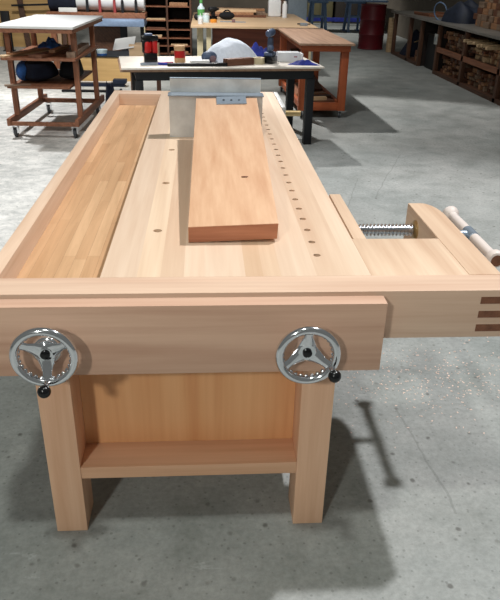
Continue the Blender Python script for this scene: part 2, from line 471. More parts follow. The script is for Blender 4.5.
lathe(hb, [(0, 0.018), (0.004, 0.0285), (0.014, 0.034), (0.030, 0.033), (0.042, 0.026), (0.050, 0.0185), (0.16, 0.0195), (0.36, 0.0195), (0.470, 0.0185), (0.478, 0.026), (0.490, 0.033), (0.506, 0.034), (0.516, 0.0285), (0.52, 0.018)], (HX, y0, HZ), (0, 1, 0), 24)
handle = bpart('vise_handle', hb, bone_wood)
bpart('handle_end', lathe(BM(), [(0, 0.0215), (0.0008, 0.0215)], (HX, y0-0.0006, HZ), (0, 1, 0), 24), end_grain, handle)
sh = BM(); rod(sh, (0.9175, 2.37, HZ), (1.015, 2.37, HZ), 0.017, 20)
lathe(sh, [(0, 0.0200), (0.002, 0.0222), (0.078, 0.0222), (0.08, 0.0200)], (HX, 2.33, HZ), (0, 1, 0), 24)
bpart('handle_collar', sh, galv, handle)

# side clamp far along the right edge
sv = bpart('edge_clamp', box(BM(), 0.506, 0.534, 4.47, 5.06, 0.86, 0.938, 0.003), alu)
bpart('clamp_bar', rod(BM(), (0.534, 4.66, 0.862), (0.66, 4.66, 0.862), 0.02, 16), brass, sv)

# legs and base
for x0, x1 in ((-0.529, -0.4245), (0.2965, 0.402)):
    bpart('leg', box(BM(), x0, x1, 1.727, 1.864, 0, 0.774, 0.002), maple_z)
    bpart('leg', box(BM(), x0, x1, 4.58, 4.72, 0, 0.84, 0.002), maple_z)
bpart('front_stretcher', box(BM(), -0.4243, 0.2963, 1.729, 1.856, 0.233, 0.28, 0.0015), maple_rail)
bpart('back_panel', box(BM(), -0.4243, 0.2963, 1.8565, 1.874, 0.2335, 0.835), birch)
for x0, x1 in ((-0.515, -0.46), (0.33, 0.388)):
    bpart('side_stretcher', box(BM(), x0, x1, 1.8645, 4.5795, 0.24, 0.30, 0.0015), maple_y)

# front twin-screw jaw and its wheels
jaw = bpart('front_jaw', box(BM(), -0.668, 0.508, 1.627, 1.678, 0.711, H, 0.0016), maple_jaw)
for x in (-0.446, 0.281):
    bpart('jaw_screw', rod(BM(), (x, 1.60, 0.806), (x, 1.75, 0.806), 0.018, 20), screw_steel, jaw)

def handwheel(cx, cz, angle, octagon):
    yr = 1.569
    b = torus(BM(), (cx, yr, cz), (0, 1, 0), 0.0815, 0.0118, 64, 14)
    # finger grips moulded behind the rim
    for k in range(28):
        a = 2*PI*k/28
        ball(b, (cx+0.0735*math.cos(a), yr+0.006, cz+0.0735*math.sin(a)), 0.0078, 10)
    w = bpart('handwheel', b, chrome)
    s = BM()
    for k in range(3):
        a = angle + k*2*PI/3
        d = Vector((math.cos(a), 0, math.sin(a))); t = Vector((-math.sin(a), 0, math.cos(a)))
        pts = [(0.016, 0.026, 0.022), (0.035, 0.019, 0.019), (0.055, 0.0125, 0.010), (0.076, 0.014, 0.002)]
        rings = []
        for r, hw, dy in pts:
            c = Vector((cx, yr+dy, cz)) + d*r
            rings.append([s.verts.new(c + t*hw*math.cos(u) + Vector((0, 0.0055*math.sin(u), 0))) for u in [2*PI*i/12 for i in range(12)]])
        for A, B in zip(rings, rings[1:]):
            for i in range(12): s.faces.new((A[i], A[(i+1)%12], B[(i+1)%12], B[i]))
        s.faces.new(rings[0]); s.faces.new(rings[-1][::-1])
    bpart('spokes', s, chrome, w)
    seg = 8 if octagon else 28
    bpart('hub', lathe(BM(), [(0, 0.025), (0.018, 0.036), (0.036, 0.033), (0.042, 0.026), (0.0425, 0.018)] if octagon else [(0, 0.03), (0.014, 0.044), (0.024, 0.043), (0.032, 0.036), (0.039, 0.026), (0.0415, 0.018)], (cx, 1.6268, cz), (0, -1, 0), seg), chrome, w)
    bpart('hub_cap', lathe(BM(), [(0, 0.0135), (0.006, 0.0135), (0.008, 0.010)], (cx, 1.5846, cz), (0, -1, 0), 20), black_plastic, w)
    kx, kz = cx+0.0815*math.cos(angle), cz+0.0815*math.sin(angle)
    bpart('knob_stem', lathe(BM(), [(0, 0.0105), (0.012, 0.008), (0.03, 0.0075)], (kx, yr-0.004, kz), (0, -1, 0), 16), chrome, w)
    bpart('knob', ball(BM(), (kx, 1.524, kz), 0.0185, 24, (1, 0.95, 1)), black_plastic, w, label='black ball knob')
handwheel(-0.446, 0.808, -PI/2, False)
handwheel(0.281, 0.801, math.radians(-30), True)

# ------------------------------------------------------------------ aluminium fence on the bench
fence = thing('metal_fence', 'folded aluminium sheet fence standing upright across the bench behind the wide board', 'fence', (0.057, 3.64, H))
def fpart(name, b, mat, parent=None): return obj(name, shift(b, -0.057, -3.64, -H), mat, parent or fence)
fpart('front_plate', box(BM(), -0.192, 0.306, 3.620, 3.624, H+0.0005, 1.150), alu)
fpart('top_lip', box(BM(), -0.197, 0.311, 3.606, 3.70, 1.150, 1.158, 0.002), galv)
fpart('rear_plate', box(BM(), -0.188, 0.300, 3.700, 3.704, H+0.0005, 1.229), alu)
fpart('rear_edge', rod(BM(), (-0.188, 3.702, 1.23), (0.300, 3.702, 1.23), 0.004, 10), galv)

# ------------------------------------------------------------------ wide board leaning on the fence
bd = thing('wide_board', 'wide thick maple board with a knot, its far end propped against the metal fence', 'board', (0.09, 2.09, H))
def wp(x, y, z): return Vector((x-0.09, y-2.09, z-H))
b = hexa(BM(), [wp(-0.062, 2.086, 0.9345), wp(0.240, 2.092, 0.9445), wp(0.271, 3.594, 1.090), wp(-0.048, 3.588, 1.086)],
         [wp(-0.0615, 2.080, 0.9935), wp(0.242, 2.086, 1.0035), wp(0.272, 3.592, 1.149), wp(-0.048, 3.586, 1.145)], 0.0025)
board = obj('plank', b, board_wood, bd)
kn = BM(); ball(kn, wp(0.150, 2.50, 1.0425), 1, 20, (0.014, 0.006, 0.0016)); obj('knot', kn, end_grain, bd)
eg = hexa(BM(), [wp(-0.0605, 2.0848, 0.9365), wp(0.2385, 2.0908, 0.9465), wp(0.2385, 2.0920, 0.9465), wp(-0.0605, 2.0860, 0.9365)],
          [wp(-0.0600, 2.0792, 0.9915), wp(0.2405, 2.0852, 1.0015), wp(0.2405, 2.0865, 1.0015), wp(-0.0600, 2.0805, 0.9915)])
obj('end_face', eg, wood('board_end', (186, 126, 96), (150, 94, 68), 'x', fine=1.5), bd, label='darker reddish sawn end')
br = hexa(BM(), [wp(0.058, 3.470, 1.1345), wp(0.212, 3.474, 1.1390), wp(0.214, 3.601, 1.1525), wp(0.058, 3.597, 1.1485)],
          [wp(0.058, 3.470, 1.1385), wp(0.212, 3.474, 1.1430), wp(0.214, 3.601, 1.1565), wp(0.058, 3.597, 1.1525)])
brk = obj('bracket', br, galv, bd, label='grey steel bracket plate on the far end')
for x in (0.095, 0.135, 0.175):
    obj('screw', lathe(BM(), [(0, 0.007), (0.003, 0.005)], wp(x, 3.53, 1.147), (0, -0.1, 1), 12), black_steel, brk)

# ------------------------------------------------------------------ shavings on the floor by the bench
sv = BM(); rnd = random.Random(3)
for k in range(520):
    t_ = rnd.random()
    cx = rnd.gauss(1.15, 0.30); cy = rnd.gauss(2.62, 0.16) + (cx-1.15)*0.1
    if cx < 0.55: continue
    L = rnd.uniform(0.0015, 0.0055); a = rnd.uniform(0, PI); c = Vector((cx, cy, 0.0))
    d = Vector((math.cos(a), math.sin(a), 0))*L; n = Vector((-d.y, d.x, 0))*rnd.uniform(0.3, 0.6)
    lo = [c-d-n, c+d-n, c+d+n, c-d+n]; hz = rnd.uniform(0.0005, 0.002)
    hexa(sv, lo, [p+Vector((0, 0, hz)) for p in lo])
tag(obj('wood_shavings', sv, plain('shaving', (228, 200, 184), 0.7), smooth=False), 'pale wood shavings strewn on the concrete beside the shoulder vise', 'shavings', kind='stuff')

# ------------------------------------------------------------------ tool cart at the left
CX, CY = -1.76, 8.2
cart = thing('wooden_cart', 'brown wooden cart on casters with white top and two shelves', 'cart', (CX, CY, 0), math.radians(-2.5))
def cp(name, b, mat, parent=None, label=None): return obj(name, shift(b, -CX, -CY, 0), mat, parent or cart, label=label)
cp('top_panel', box(BM(), -2.15, -1.315, 7.42, 9.15, 1.146, 1.170, 0.003), white_lam, label='white laminate top')
cp('top_rim', box(BM(), -2.14, -1.325, 7.43, 9.14, 1.105, 1.1458, 0.003), brown_wood)
for x, y in ((-2.09, 7.72), (-1.385, 7.72), (-2.09, 8.72), (-1.385, 8.72)):
    cp('post', box(BM(), x-0.028, x+0.028, y-0.028, y+0.028, 0.2152, 1.1048, 0.003), brown_z)
cp('shelf', box(BM(), -2.13, -1.34, 7.52, 8.85, 0.822, 0.848, 0.002), brown_wood)
cp('shelf', box(BM(), -2.10, -1.43, 7.52, 8.80, 0.535, 0.560, 0.002), brown_wood)
for a in ((-2.15, -2.11, 7.5, 9.1, 0.138, 0.215), (-1.405, -1.365, 7.5, 9.1, 0.138, 0.215), (-2.1098, -1.4052, 7.51, 7.55, 0.138, 0.18), (-2.1098, -1.4052, 8.91, 8.95, 0.138, 0.19)):
    cp('base_rail', box(BM(), *a, 0.003), brown_wood)
def caster(place, x, y, z, k=1.0):
    f = BM(); lathe(f, [(0, 0.034), (0.008, 0.034)], (x, y, z-0.008), (0, 0, 1), 16)
    box(f, x-0.022*k, x-0.015*k, y-0.018*k, y+0.024*k, 0.035*k, z-0.008); box(f, x+0.015*k, x+0.022*k, y-0.018*k, y+0.024*k, 0.035*k, z-0.008)
    fk = place('caster', f, chrome)
    place('wheel', lathe(BM(), [(0, 0.030*k), (0.004*k, 0.038*k), (0.022*k, 0.038*k), (0.026*k, 0.030*k)], (x-0.013*k, y+0.008, 0.038*k), (1, 0, 0), 22), rubber, fk)
for x, y in ((-2.09, 7.58), (-1.43, 7.58), (-2.06, 8.92), (-1.43, 8.92)):
    caster(cp, x, y, 0.1378, 1.4)
# wood on the upper shelf
def plank(x0, y0, x1, y1, z, w, h, mat, label, group=None, name='wood_offcut', cat='offcut', tilt=0.0):
    L = math.hypot(x1-x0, y1-y0)
    o = obj(name, box(BM(), -w/2, w/2, -L/2, L/2, 0, h, 0.002), mat, None, ((x0+x1)/2, (y0+y1)/2, z), (tilt, 0, math.atan2(y1-y0, x1-x0)-PI/2))
    return tag(o, label, cat, group)
plank(-2.16, 7.56, -1.72, 8.28, 0.8482, 0.10, 0.018, scrap_wood[2], 'pale thin board sticking out left on the upper shelf of the cart')
plank(-2.08, 7.62, -1.80, 8.15, 0.8664, 0.09, 0.022, scrap_wood[0], 'tan stick lying on the pale board on the upper shelf of the cart')
plank(-1.80, 7.54, -1.56, 8.20, 0.8484, 0.16, 0.030, scrap_wood[1], 'broad reddish board in the middle of the cart upper shelf')
plank(-1.43, 7.58, -1.43, 8.55, 0.8484, 0.09, 0.060, scrap_wood[3], 'greyish thick batten at the right end of the cart upper shelf')
plank(-1.66, 7.75, -1.60, 8.3, 0.8788, 0.07, 0.030, scrap_wood[0], 'tan batten lying across the reddish board on the cart')
tag(obj('blue_cloth', heap(BM(), 0.26, 0.30, 0.075, 4, wob=0.6, shape=1.4), blue_cloth, None, (-1.80, 8.35, 0.8702)), 'crumpled bright blue cloth on the boards of the cart upper shelf', 'cloth')
# bags on the lower shelf
def bag(name, label, x, y, z, L, W, Hh, mat, seed, band=None, cat='bag'):
    r = thing(name, label, cat, (x, y, z))
    rd = random.Random(seed); b = BM(); ball(b, (0, 0, Hh/2), 1, 28, (L/2, W/2, Hh/2))
    for v in b.verts:
        p = v.co
        k = 1+0.10*math.sin(9*p.x/L+seed)+0.08*math.sin(11*p.z/Hh+2*seed)+0.06*math.sin(17*p.y/W)
        v.co.x = p.x*k*1.12; v.co.y = p.y*k*1.12
        q = (p.z/Hh-0.5)*2; v.co.z = Hh/2+Hh/2*max(-1, min(1, math.copysign(abs(q)**0.6, q)))
    obj('sack', b, mat, r)
    if band is not None:
        b = BM(); ball(b, (-L*0.40, -0.06, Hh*0.5), 1, 20, (L*0.24, W*0.42, Hh*0.47)); obj('side_pocket', b, band, r)
        b = BM(); torus(b, (-L*0.42, -0.02, Hh*0.45), (0, 0.25, 1), 1, 0.05, 28, 8)
        for v in b.verts:
            v.co.x = -L*0.42+(v.co.x+L*0.42)*L*0.168; v.co.y = -0.02+(v.co.y+0.02)*W*0.41; v.co.z = Hh*0.45+(v.co.z-Hh*0.45)*0.2
        obj('strap', b, white_plastic, r)
    bb = BM(); torus(bb, (0, 0, Hh-0.025), (0, 1, 0.2), L*0.12, 0.008, 24, 8); obj('carry_loop', bb, mat, r)
    return r
bag('tool_bag', 'dark navy bag with blue side on the left of the cart lower shelf', -1.875, 7.95, 0.5604, 0.35, 0.46, 0.225, navy_cloth, 2, blue_cloth)
bag('cloth_bag', 'black slumped bag on the right of the cart lower shelf', -1.53, 8.1, 0.5604, 0.20, 0.50, 0.225, black_cloth, 5)
plank(-2.15, 7.52, -1.90, 7.62, 0.5602, 0.07, 0.014, scrap_wood[3], 'short weathered slat poking out of the cart lower shelf')
tag(obj('dark_cloth', heap(BM(), 0.15, 0.22, 0.30, 8, wob=0.3, shape=1.6), navy_cloth, None, (-1.285, 9.35, 0.0)), 'dark blue cloth heap on the floor behind the cart right post', 'cloth')

# ------------------------------------------------------------------ left background
tag(obj('plywood_sheet', box(BM(), -4.7, -2.95, 16.4, 16.44, 0, 1.55, mat=Matrix.Identity(4)), yellow_ply, None, (0, 0, 0), smooth=False), 'big yellowish plywood sheet standing upright at the far left', 'plywood')
for k, (x0, x1, lean, mat) in enumerate(((-3.98, -3.86, 0.10, dark_wood), (-3.42, -3.33, -0.02, brown_z), (-3.30, -3.20, -0.01, pale_ply), (-3.17, -3.08, 0.0, dark_z), (-3.05, -2.97, 0.01, brown_z))):
    b = BM(); hexa(b, [(x0, 16.02, 0), (x1, 16.02, 0), (x1, 16.06, 0), (x0, 16.06, 0)], [(x0-lean*2, 16.30, 1.5), (x1-lean*2, 16.30, 1.5), (x1-lean*2, 16.34, 1.5), (x0-lean*2, 16.34, 1.5)])
    tag(obj('leaning_board', b, mat, None, smooth=False), ['dark board leaning at a slant, leftmost against the plywood sheet', 'brown narrow board leaning on plywood, left of a pale one', 'pale narrow board leaning among brown ones on plywood', 'dark narrow board leaning between a pale and a brown one', 'brown narrow board leaning at the right edge of the plywood'][k], 'board', 'boards leaning on the far plywood')
b = BM(); bar(b, (-4.22, 16.13, 0.88), (-3.30, 16.135, 0.92), 0.04, 0.04); tag(obj('clamp_bar', b, black_steel, None), 'black clamp bar held across the leaning boards at far left', 'clamp')
o = thing('dark_post', 'dark post standing at the left edge of the plywood sheet', 'post', (-4.28, 15.6, 0)); obj('shaft', box(BM(), -0.05, 0.12, -0.05, 0.05, 0, 0.8, 0.004), black_matte, o); obj('foot_plate', box(BM(), -0.08, 0.15, -0.09, 0.09, 0, 0.02), black_steel, o)

# machine with the big white roll
MX, MY = -1.9, 13.2
mach = thing('roller_machine', 'long blue and white machine carrying a big white roller behind the cart', 'machine', (MX, MY, 0))
def mp_(name, b, mat, parent=None, label=None): return obj(name, shift(b, -MX, -MY, 0), mat, parent or mach, label=label)
mp_('roller', rod(BM(), (-2.3, 13.2, 1.16), (-1.08, 13.2, 1.16), 0.17, 32), white_plastic, label='white roller')
mp_('roller_cover', lathe(BM(), [(0, 0.14), (0.02, 0.19), (0.48, 0.19), (0.5, 0.17)], (-2.78, 13.2, 1.14), (1, 0, 0), 32), navy_cloth, label='dark cover on the roller end')
mp_('beam', box(BM(), -2.8, -1.06, 12.95, 13.45, 0.878, 0.965, 0.004), brown_wood)
mp_('bed', box(BM(), -2.05, -1.07, 12.80, 13.40, 0.75, 0.877, 0.015), sky_steel)
mp_('cabinet', box(BM(), -2.06, -1.53, 13.05, 13.5, 0.0, 0.7498), dark_wood)
mp_('column', box(BM(), -1.52, -1.40, 12.95, 13.04, 0.0, 0.7498), black_steel)
mp_('leg', box(BM(), -1.16, -1.10, 12.95, 13.05, 0.0, 0.7498), black_steel)
mp_('leg', box(BM(), -2.76, -2.66, 12.95, 13.05, 0.0, 0.8778), brown_z)
for x, m in ((-1.86, dull_red), (-1.60, dull_red), (-1.46, black_steel), (-1.22, black_steel), (-2.08, black_steel)):
    b = BM(); torus(b, (x, 13.2, 1.16), (1, 0, 0), 0.186, 0.018, 32, 8); box(b, x-0.022, x+0.022, 13.0, 13.03, 0.966, 1.16)
    mp_('clamp_strap', b, m, label='red strap' if m is dull_red else 'black strap')
plank(-1.88, 12.80, -1.72, 12.86, 0.0, 0.12, 0.02, scrap_wood[0], 'tan scrap lying in front of the machine cabinet')
bk = thing('bucket', 'small pale blue tub standing on the plywood crate', 'tub', (-1.70, 11.75, 0.392))
obj('body', lathe(BM(), [(0, 0.075), (0.07, 0.088), (0.09, 0.09), (0.09, 0.08), (0.02, 0.07)], seg=24), clear_plastic, bk); obj('base_band', lathe(BM(), [(0.0, 0.0775), (0.03, 0.084)], seg=24, cap=False), blue_cloth, bk)
cr = thing('plywood_crate', 'low yellow plywood crate with black rim on the floor behind the cart', 'crate', (-1.6, 12.0, 0))
obj('body', box(BM(), -0.48, 0.42, -0.4, 0.4, 0.0, 0.375, 0.004), yellow_ply, cr); obj('lid', box(BM(), -0.49, 0.43, -0.41, 0.41, 0.3752, 0.392, 0.003), black_matte, cr)
tag(obj('paper_stack', box(BM(), -0.16, 0.16, -0.03, 0.03, 0, 0.07, 0.004), white_lam, None, (-2.42, 12.985, 0.9655), (0, 0, 0.0)), 'white paper stack lying on the machine beam beside the dark cover', 'paper')
r = thing('steel_rail', 'long dark blue steel rail lying on the floor before the crate', 'rail', (-1.72, 11.1, 0))
b = BM(); box(b, -0.52, 0.44, -0.06, 0.06, 0.0, 0.05, 0.004); obj('web', b, plain('navy_steel', (38, 48, 68), 0.5, 0.3), r)
obj('end_block', box(BM(), 0.26, 0.47, -0.09, 0.09, 0.05, 0.11, 0.006), plain('navy_steel_block', (38, 48, 68), 0.5, 0.3), r)
r = thing('steel_bar', 'thin black bar lying on the floor in front of the blue rail', 'bar', (-1.72, 10.55, 0)); obj('bar_body', box(BM(), -0.45, 0.42, -0.04, 0.04, 0, 0.03, 0.003), black_steel, r); obj('end_stop', box(BM(), 0.42, 0.45, -0.05, 0.05, 0, 0.045), black_steel, r)

# dark shelving
rack = thing('shelf_rack', 'tall dark wooden shelf rack with many thin shelves behind the power tool', 'rack', (-0.7, 14.7, 0))
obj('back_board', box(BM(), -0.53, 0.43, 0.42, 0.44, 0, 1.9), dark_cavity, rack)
for x, m in ((-0.52, cream_paint), (-0.05, dark_z), (0.42, dark_z)):
    obj('upright', box(BM(), x-0.018, x+0.018, -0.2, 0.4198, 0, 1.9), m, rack)
for z in (0.10, 0.25, 0.40, 0.56, 0.73, 0.99, 1.2, 1.5, 1.85):
    for x0, x1 in ((-0.5018, -0.0682), (-0.0318, 0.4018)):
        obj('shelf', box(BM(), x0, x1, -0.2, 0.4196, z, z+0.018), brown_wood, rack)
lab = ['pale board on the fifth shelf up', 'tan board on the sixth shelf up', 'short pale block on the third shelf up', 'tan block on the lowest shelf', 'brown board on the fourth shelf up', 'pale board on the second shelf up']
for k, (x, z, L, hh, m) in enumerate(((-0.985, 0.7482, 0.38, 0.03, 2), (-0.52, 1.0082, 0.36, 0.07, 0), (-1.0, 0.4182, 0.26, 0.05, 2), (-0.52, 0.1182, 0.36, 0.04, 0), (-0.985, 0.5782, 0.38, 0.03, 1), (-0.52, 0.2682, 0.34, 0.03, 2))):
    tag(obj('wood_offcut', box(BM(), -L/2, L/2, -0.06, 0.06, 0, hh, 0.003), scrap_wood[m], None, (x, 14.62, z)), lab[k]+' of the dark rack', 'offcut', 'boards on the dark rack')

# ------------------------------------------------------------------ box and white sheet behind the front table
bx = thing('plywood_box', 'open plywood box on a stand behind the power tool on the white table', 'box', (-0.82, 9.6, 0))
obj('body', box(BM(), -0.19, 0.20, -0.15, 0.15, 0.60, 0.80, 0.004), pale_ply, bx)
obj('lid_panel', hexa(BM(), [(-0.40, -0.17, 0.725), (-0.12, -0.17, 0.765), (-0.12, 0.17, 0.865), (-0.40, 0.17, 0.825)], [(-0.40, -0.17, 0.737), (-0.12, -0.17, 0.777), (-0.12, 0.17, 0.877), (-0.40, 0.17, 0.837)]), white_lam, bx, label='white sheet on top')
for x in (-0.17, 0.18):
    for y in (-0.13, 0.13):
        obj('leg', box(BM(), x-0.02, x+0.02, y-0.02, y+0.02, 0, 0.60), dark_z, bx)

# ------------------------------------------------------------------ front table
TZ = 0.83
trz = math.radians(8)
tab = thing('work_table', 'white topped table with black steel frame behind the bench', 'table', (0.15, 7.62, 0), trz)
obj('table_top', box(BM(), -1.06, 1.06, -0.475, 0.475, TZ-0.018, TZ, 0.002), plain('dusty_white', (222, 214, 202), 0.5, var=0.12, scale=7), tab)
obj('under_board', box(BM(), -1.075, 1.02, -0.46, 0.46, TZ-0.042, TZ-0.0182, 0.002), worn_top, tab)
for y in (-0.40, 0.40):
    obj('apron', box(BM(), -0.92, 0.96, y-0.03, y+0.03, 0.70, TZ-0.0422, 0.003), black_steel, tab)
for x in (-0.89, 0.93):
    obj('cross_rail', box(BM(), x-0.03, x+0.03, -0.3698, 0.3698, 0.71, TZ-0.0422, 0.003), black_steel, tab)
    for y in (-0.40, 0.40):
        obj('leg', box(BM(), x-0.042, x+0.042, y-0.042, y+0.042, 0, 0.6998, 0.003), black_steel, tab)
def on_table(u, v):
    """a spot on the table in table coordinates"""
    return (0.15+u*math.cos(trz)-v*math.sin(trz), 7.62+u*math.sin(trz)+v*math.cos(trz), TZ+0.0003)
# black and red router standing
r = thing('power_tool', 'black and red cordless power tool standing upright at the left of the white table', 'power tool', on_table(-0.74, -0.06), trz)
obj('base', box(BM(), -0.07, 0.07, -0.06, 0.06, 0, 0.10, 0.012), black_plastic, r)
obj('grip', box(BM(), 0.022, 0.078, -0.03, 0.03, 0.09, 0.22, 0.014), red_plastic, r)
obj('housing', lathe(BM(), [(0.09, 0.045), (0.11, 0.055), (0.2, 0.052), (0.22, 0.04)], (-0.03, 0, 0), seg=20), red_plastic, r)
obj('motor', box(BM(), -0.085, 0.0, -0.045, -0.02, 0.10, 0.23, 0.01), black_plastic, r)
obj('head', box(BM(), -0.09, 0.088, -0.04, 0.04, 0.215, 0.27, 0.016), black_plastic, r)
obj('vent_cap', box(BM(), -0.055, 0.03, -0.03, 0.03, 0.268, 0.29, 0.008), grey_blue, r)
c = thing('tin_can', 'tan cylindrical tin with red label on the white table', 'can', on_table(-0.43, -0.06), 0)
obj('body', lathe(BM(), [(0, 0.055), (0.004, 0.058), (0.15, 0.058), (0.152, 0.055)], seg=28), cardboard, c)
obj('paper_label', lathe(BM(), [(0.05, 0.0585), (0.12, 0.0585)], seg=28, cap=False), red_plastic, c)
obj('lid', lathe(BM(), [(0.152, 0.06), (0.168, 0.06), (0.17, 0.055)], seg=28), cardboard, c)
r = thing('hand_shears', 'grey and red pliers lying on the white table by the power tool', 'pliers', on_table(-0.70, -0.27), 0.1)
b = BM(); bar(b, (-0.16, -0.01, 0.012), (0.02, 0.01, 0.016), 0.05, 0.022, 0.006); obj('jaws', b, galv, r)
b = BM(); bar(b, (0.02, 0.01, 0.016), (0.18, 0.05, 0.016), 0.026, 0.024, 0.006); obj('grip', b, red_plastic, r)
b = BM(); bar(b, (0.02, 0.0, 0.016), (0.18, -0.045, 0.016), 0.026, 0.024, 0.006); obj('grip', b, blue_dark, r)
r = thing('black_strip', 'long black bar lying along the front edge of the white table', 'bar', on_table(-0.27, -0.37), 0.08)
b = BM(); box(b, -0.32, 0.16, -0.022, 0.022, 0, 0.03, 0.005); obj('blade', b, black_matte, r); b = BM(); box(b, 0.1602, 0.30, -0.03, 0.03, 0, 0.036, 0.01); obj('grip', b, black_plastic, r)
tag(obj('small_white_box', box(BM(), -0.10, 0.10, -0.05, 0.05, 0, 0.045, 0.004), white_lam, None, on_table(-0.24, -0.24), (0, 0, 0.05)), 'small white carton beside the tan tin on the table', 'carton')
r = thing('dust_mask', 'round grey blue mask leaning beside the white sheet heap', 'mask', on_table(-0.12, -0.10), 0.2)
b = BM(); ball(b, (0, 0, 0.06), 1, 20, (0.085, 0.06, 0.06)); obj('shell', b, grey_blue, r); b = BM(); ball(b, (0.03, -0.055, 0.045), 1, 14, (0.038, 0.02, 0.034)); obj('valve', b, plain('mauve', (120, 96, 104), 0.6), r)
tag(obj('white_sheet', heap(BM(), 0.66, 0.44, 0.215, 12, n=44, wob=0.09, shape=1.15), white_cloth, None, on_table(0.15, 0.10), (0, 0, 0.1)), 'heaped pale white plastic sheet on the middle of the table', 'sheet')
tag(obj('blue_cloth', heap(BM(), 0.30, 0.22, 0.11, 21, wob=0.5, shape=1.5), blue_dark, None, on_table(0.52, 0.34), (0, 0, 0.1)), 'crumpled deep blue cloth behind the tape roll on the table', 'cloth')
tag(obj('blue_rag', heap(BM(), 0.34, 0.14, 0.04, 33, wob=0.5), blue_dark, None, on_table(0.88, -0.30), (0, 0, 0.05)), 'flat blue rag lying at the right front of the table', 'rag')
plank(0.21, 7.27, 0.50, 7.42, TZ+0.0003, 0.09, 0.07, scrap_wood[1], 'reddish wooden block lying in front of the white sheet', name='wood_block', cat='block')
tp = thing('tape_roll', 'roll of cream tape standing before the deep blue cloth', 'tape', on_table(0.40, -0.21), 0)
obj('roll', lathe(BM(), [(0, 0.03), (0, 0.065), (0.065, 0.065), (0.065, 0.03), (0, 0.03)], seg=28, cap=False), cream_paint, tp); obj('core', lathe(BM(), [(0.002, 0.0295), (0.002, 0.026), (0.063, 0.026), (0.063, 0.0295), (0.002, 0.0295)], seg=24, cap=False), cardboard, tp)
r = thing('impact_driver', 'dark blue cordless impact driver standing on its battery on the table', 'drill', on_table(0.535, -0.16), 1.15)
obj('battery', box(BM(), -0.085, 0.085, -0.06, 0.06, 0, 0.075, 0.015), black_plastic, r)
obj('battery_collar', box(BM(), -0.07, 0.075, -0.05, 0.05, 0.0752, 0.115, 0.014), grey_blue, r)
obj('grip', hexa(BM(), [(-0.035, -0.028, 0.112), (0.035, -0.028, 0.112), (0.035, 0.028, 0.112), (-0.035, 0.028, 0.112)], [(-0.025, -0.024, 0.26), (0.035, -0.024, 0.26), (0.035, 0.024, 0.26), (-0.025, 0.024, 0.26)], 0.01), grey_blue, r)
obj('body', lathe(BM(), [(0, 0.028), (0.02, 0.038), (0.13, 0.038), (0.15, 0.028), (0.18, 0.018)], (-0.075, 0, 0.30), (1, 0, 0.08), 20), grey_blue, r)
obj('trigger', box(BM(), 0.036, 0.05, -0.014, 0.014, 0.19, 0.24, 0.004), black_plastic, r)
obj('side_knob', ball(BM(), (-0.06, -0.03, 0.16), 0.032, 14), grey_blue, r)
wb = thing('white_carton', 'white carton with rounded end at the right of the table', 'carton', on_table(0.80, -0.02), 0.05)
obj('body', box(BM(), -0.15, 0.10, -0.07, 0.07, 0, 0.10, 0.012), white_plastic, wb); obj('end_flap', box(BM(), 0.1002, 0.135, -0.065, 0.065, 0.01, 0.09, 0.01), white_lam, wb)
obj('print', box(BM(), 0.03, 0.065, -0.0712, -0.07, 0.05, 0.06), dull_red, wb)

# ------------------------------------------------------------------ orange cart at the right of the table
OX, OY = 1.3, 9.6
oc = thing('orange_trolley', 'orange stained wooden trolley with worn brown top and lower rails', 'trolley', (OX, OY, 0), math.radians(1.5))
def op(name, b, mat, parent=None, label=None): return obj(name, shift(b, -OX, -OY, 0), mat, parent or oc, label=label)
op('top', box(BM(), 1.14, 1.84, 8.62, 10.9, 0.905, 0.93, 0.003), worn_top)
op('front_apron', box(BM(), 1.18, 1.80, 8.68, 8.73, 0.83, 0.9048, 0.003), orange_wood)
op('rear_apron', box(BM(), 1.18, 1.80, 10.79, 10.84, 0.83, 0.9048, 0.003), orange_wood)
op('side_apron', box(BM(), 1.75, 1.80, 8.7302, 10.7898, 0.84, 0.9048, 0.003), orange_wood)
op('side_apron', box(BM(), 1.18, 1.23, 8.7302, 10.7898, 0.84, 0.9048, 0.003), orange_wood)
for x in (1.23, 1.75):
    for y in (8.78, 10.74):
        op('leg', box(BM(), x-0.048, x+0.048, y-0.048, y+0.048, 0.095, 0.8298, 0.004), orange_z)
op('front_rail', box(BM(), 1.2782, 1.7018, 8.74, 8.79, 0.10, 0.20, 0.003), orange_wood)
op('rear_rail', box(BM(), 1.2782, 1.7018, 10.72, 10.77, 0.10, 0.20, 0.003), orange_wood)
op('side_rail', box(BM(), 1.73, 1.78, 8.8282, 10.6918, 0.10, 0.18, 0.003), orange_wood)
op('side_rail', box(BM(), 1.21, 1.26, 8.8282, 10.6918, 0.10, 0.18, 0.003), orange_wood)
op('shelf_board', box(BM(), 1.2602, 1.7298, 8.7902, 10.7198, 0.13, 0.15), brown_wood)
for x in (1.23, 1.74):
    for y in (8.78, 10.74):
        caster(op, x, y, 0.0948)
plank(1.29, 8.88, 1.70, 9.0, 0.1503, 0.12, 0.05, scrap_wood[1], 'reddish board, front one on the orange trolley lower shelf')
plank(1.30, 9.14, 1.70, 9.22, 0.1503, 0.10, 0.07, dark_wood, 'dark board, behind the reddish one on the trolley shelf')
plank(1.30, 9.40, 1.68, 9.55, 0.1503, 0.14, 0.05, scrap_wood[0], 'tan board at the back of the orange trolley shelf')
plank(1.33, 8.91, 1.6, 8.96, 0.2005, 0.08, 0.04, scrap_wood[2], 'pale strip on top of the reddish trolley board')
b = BM(); bar(b, (1.50, 9.55, 0.55), (1.66, 9.3, 0.26), 0.10, 0.06)
b.free()
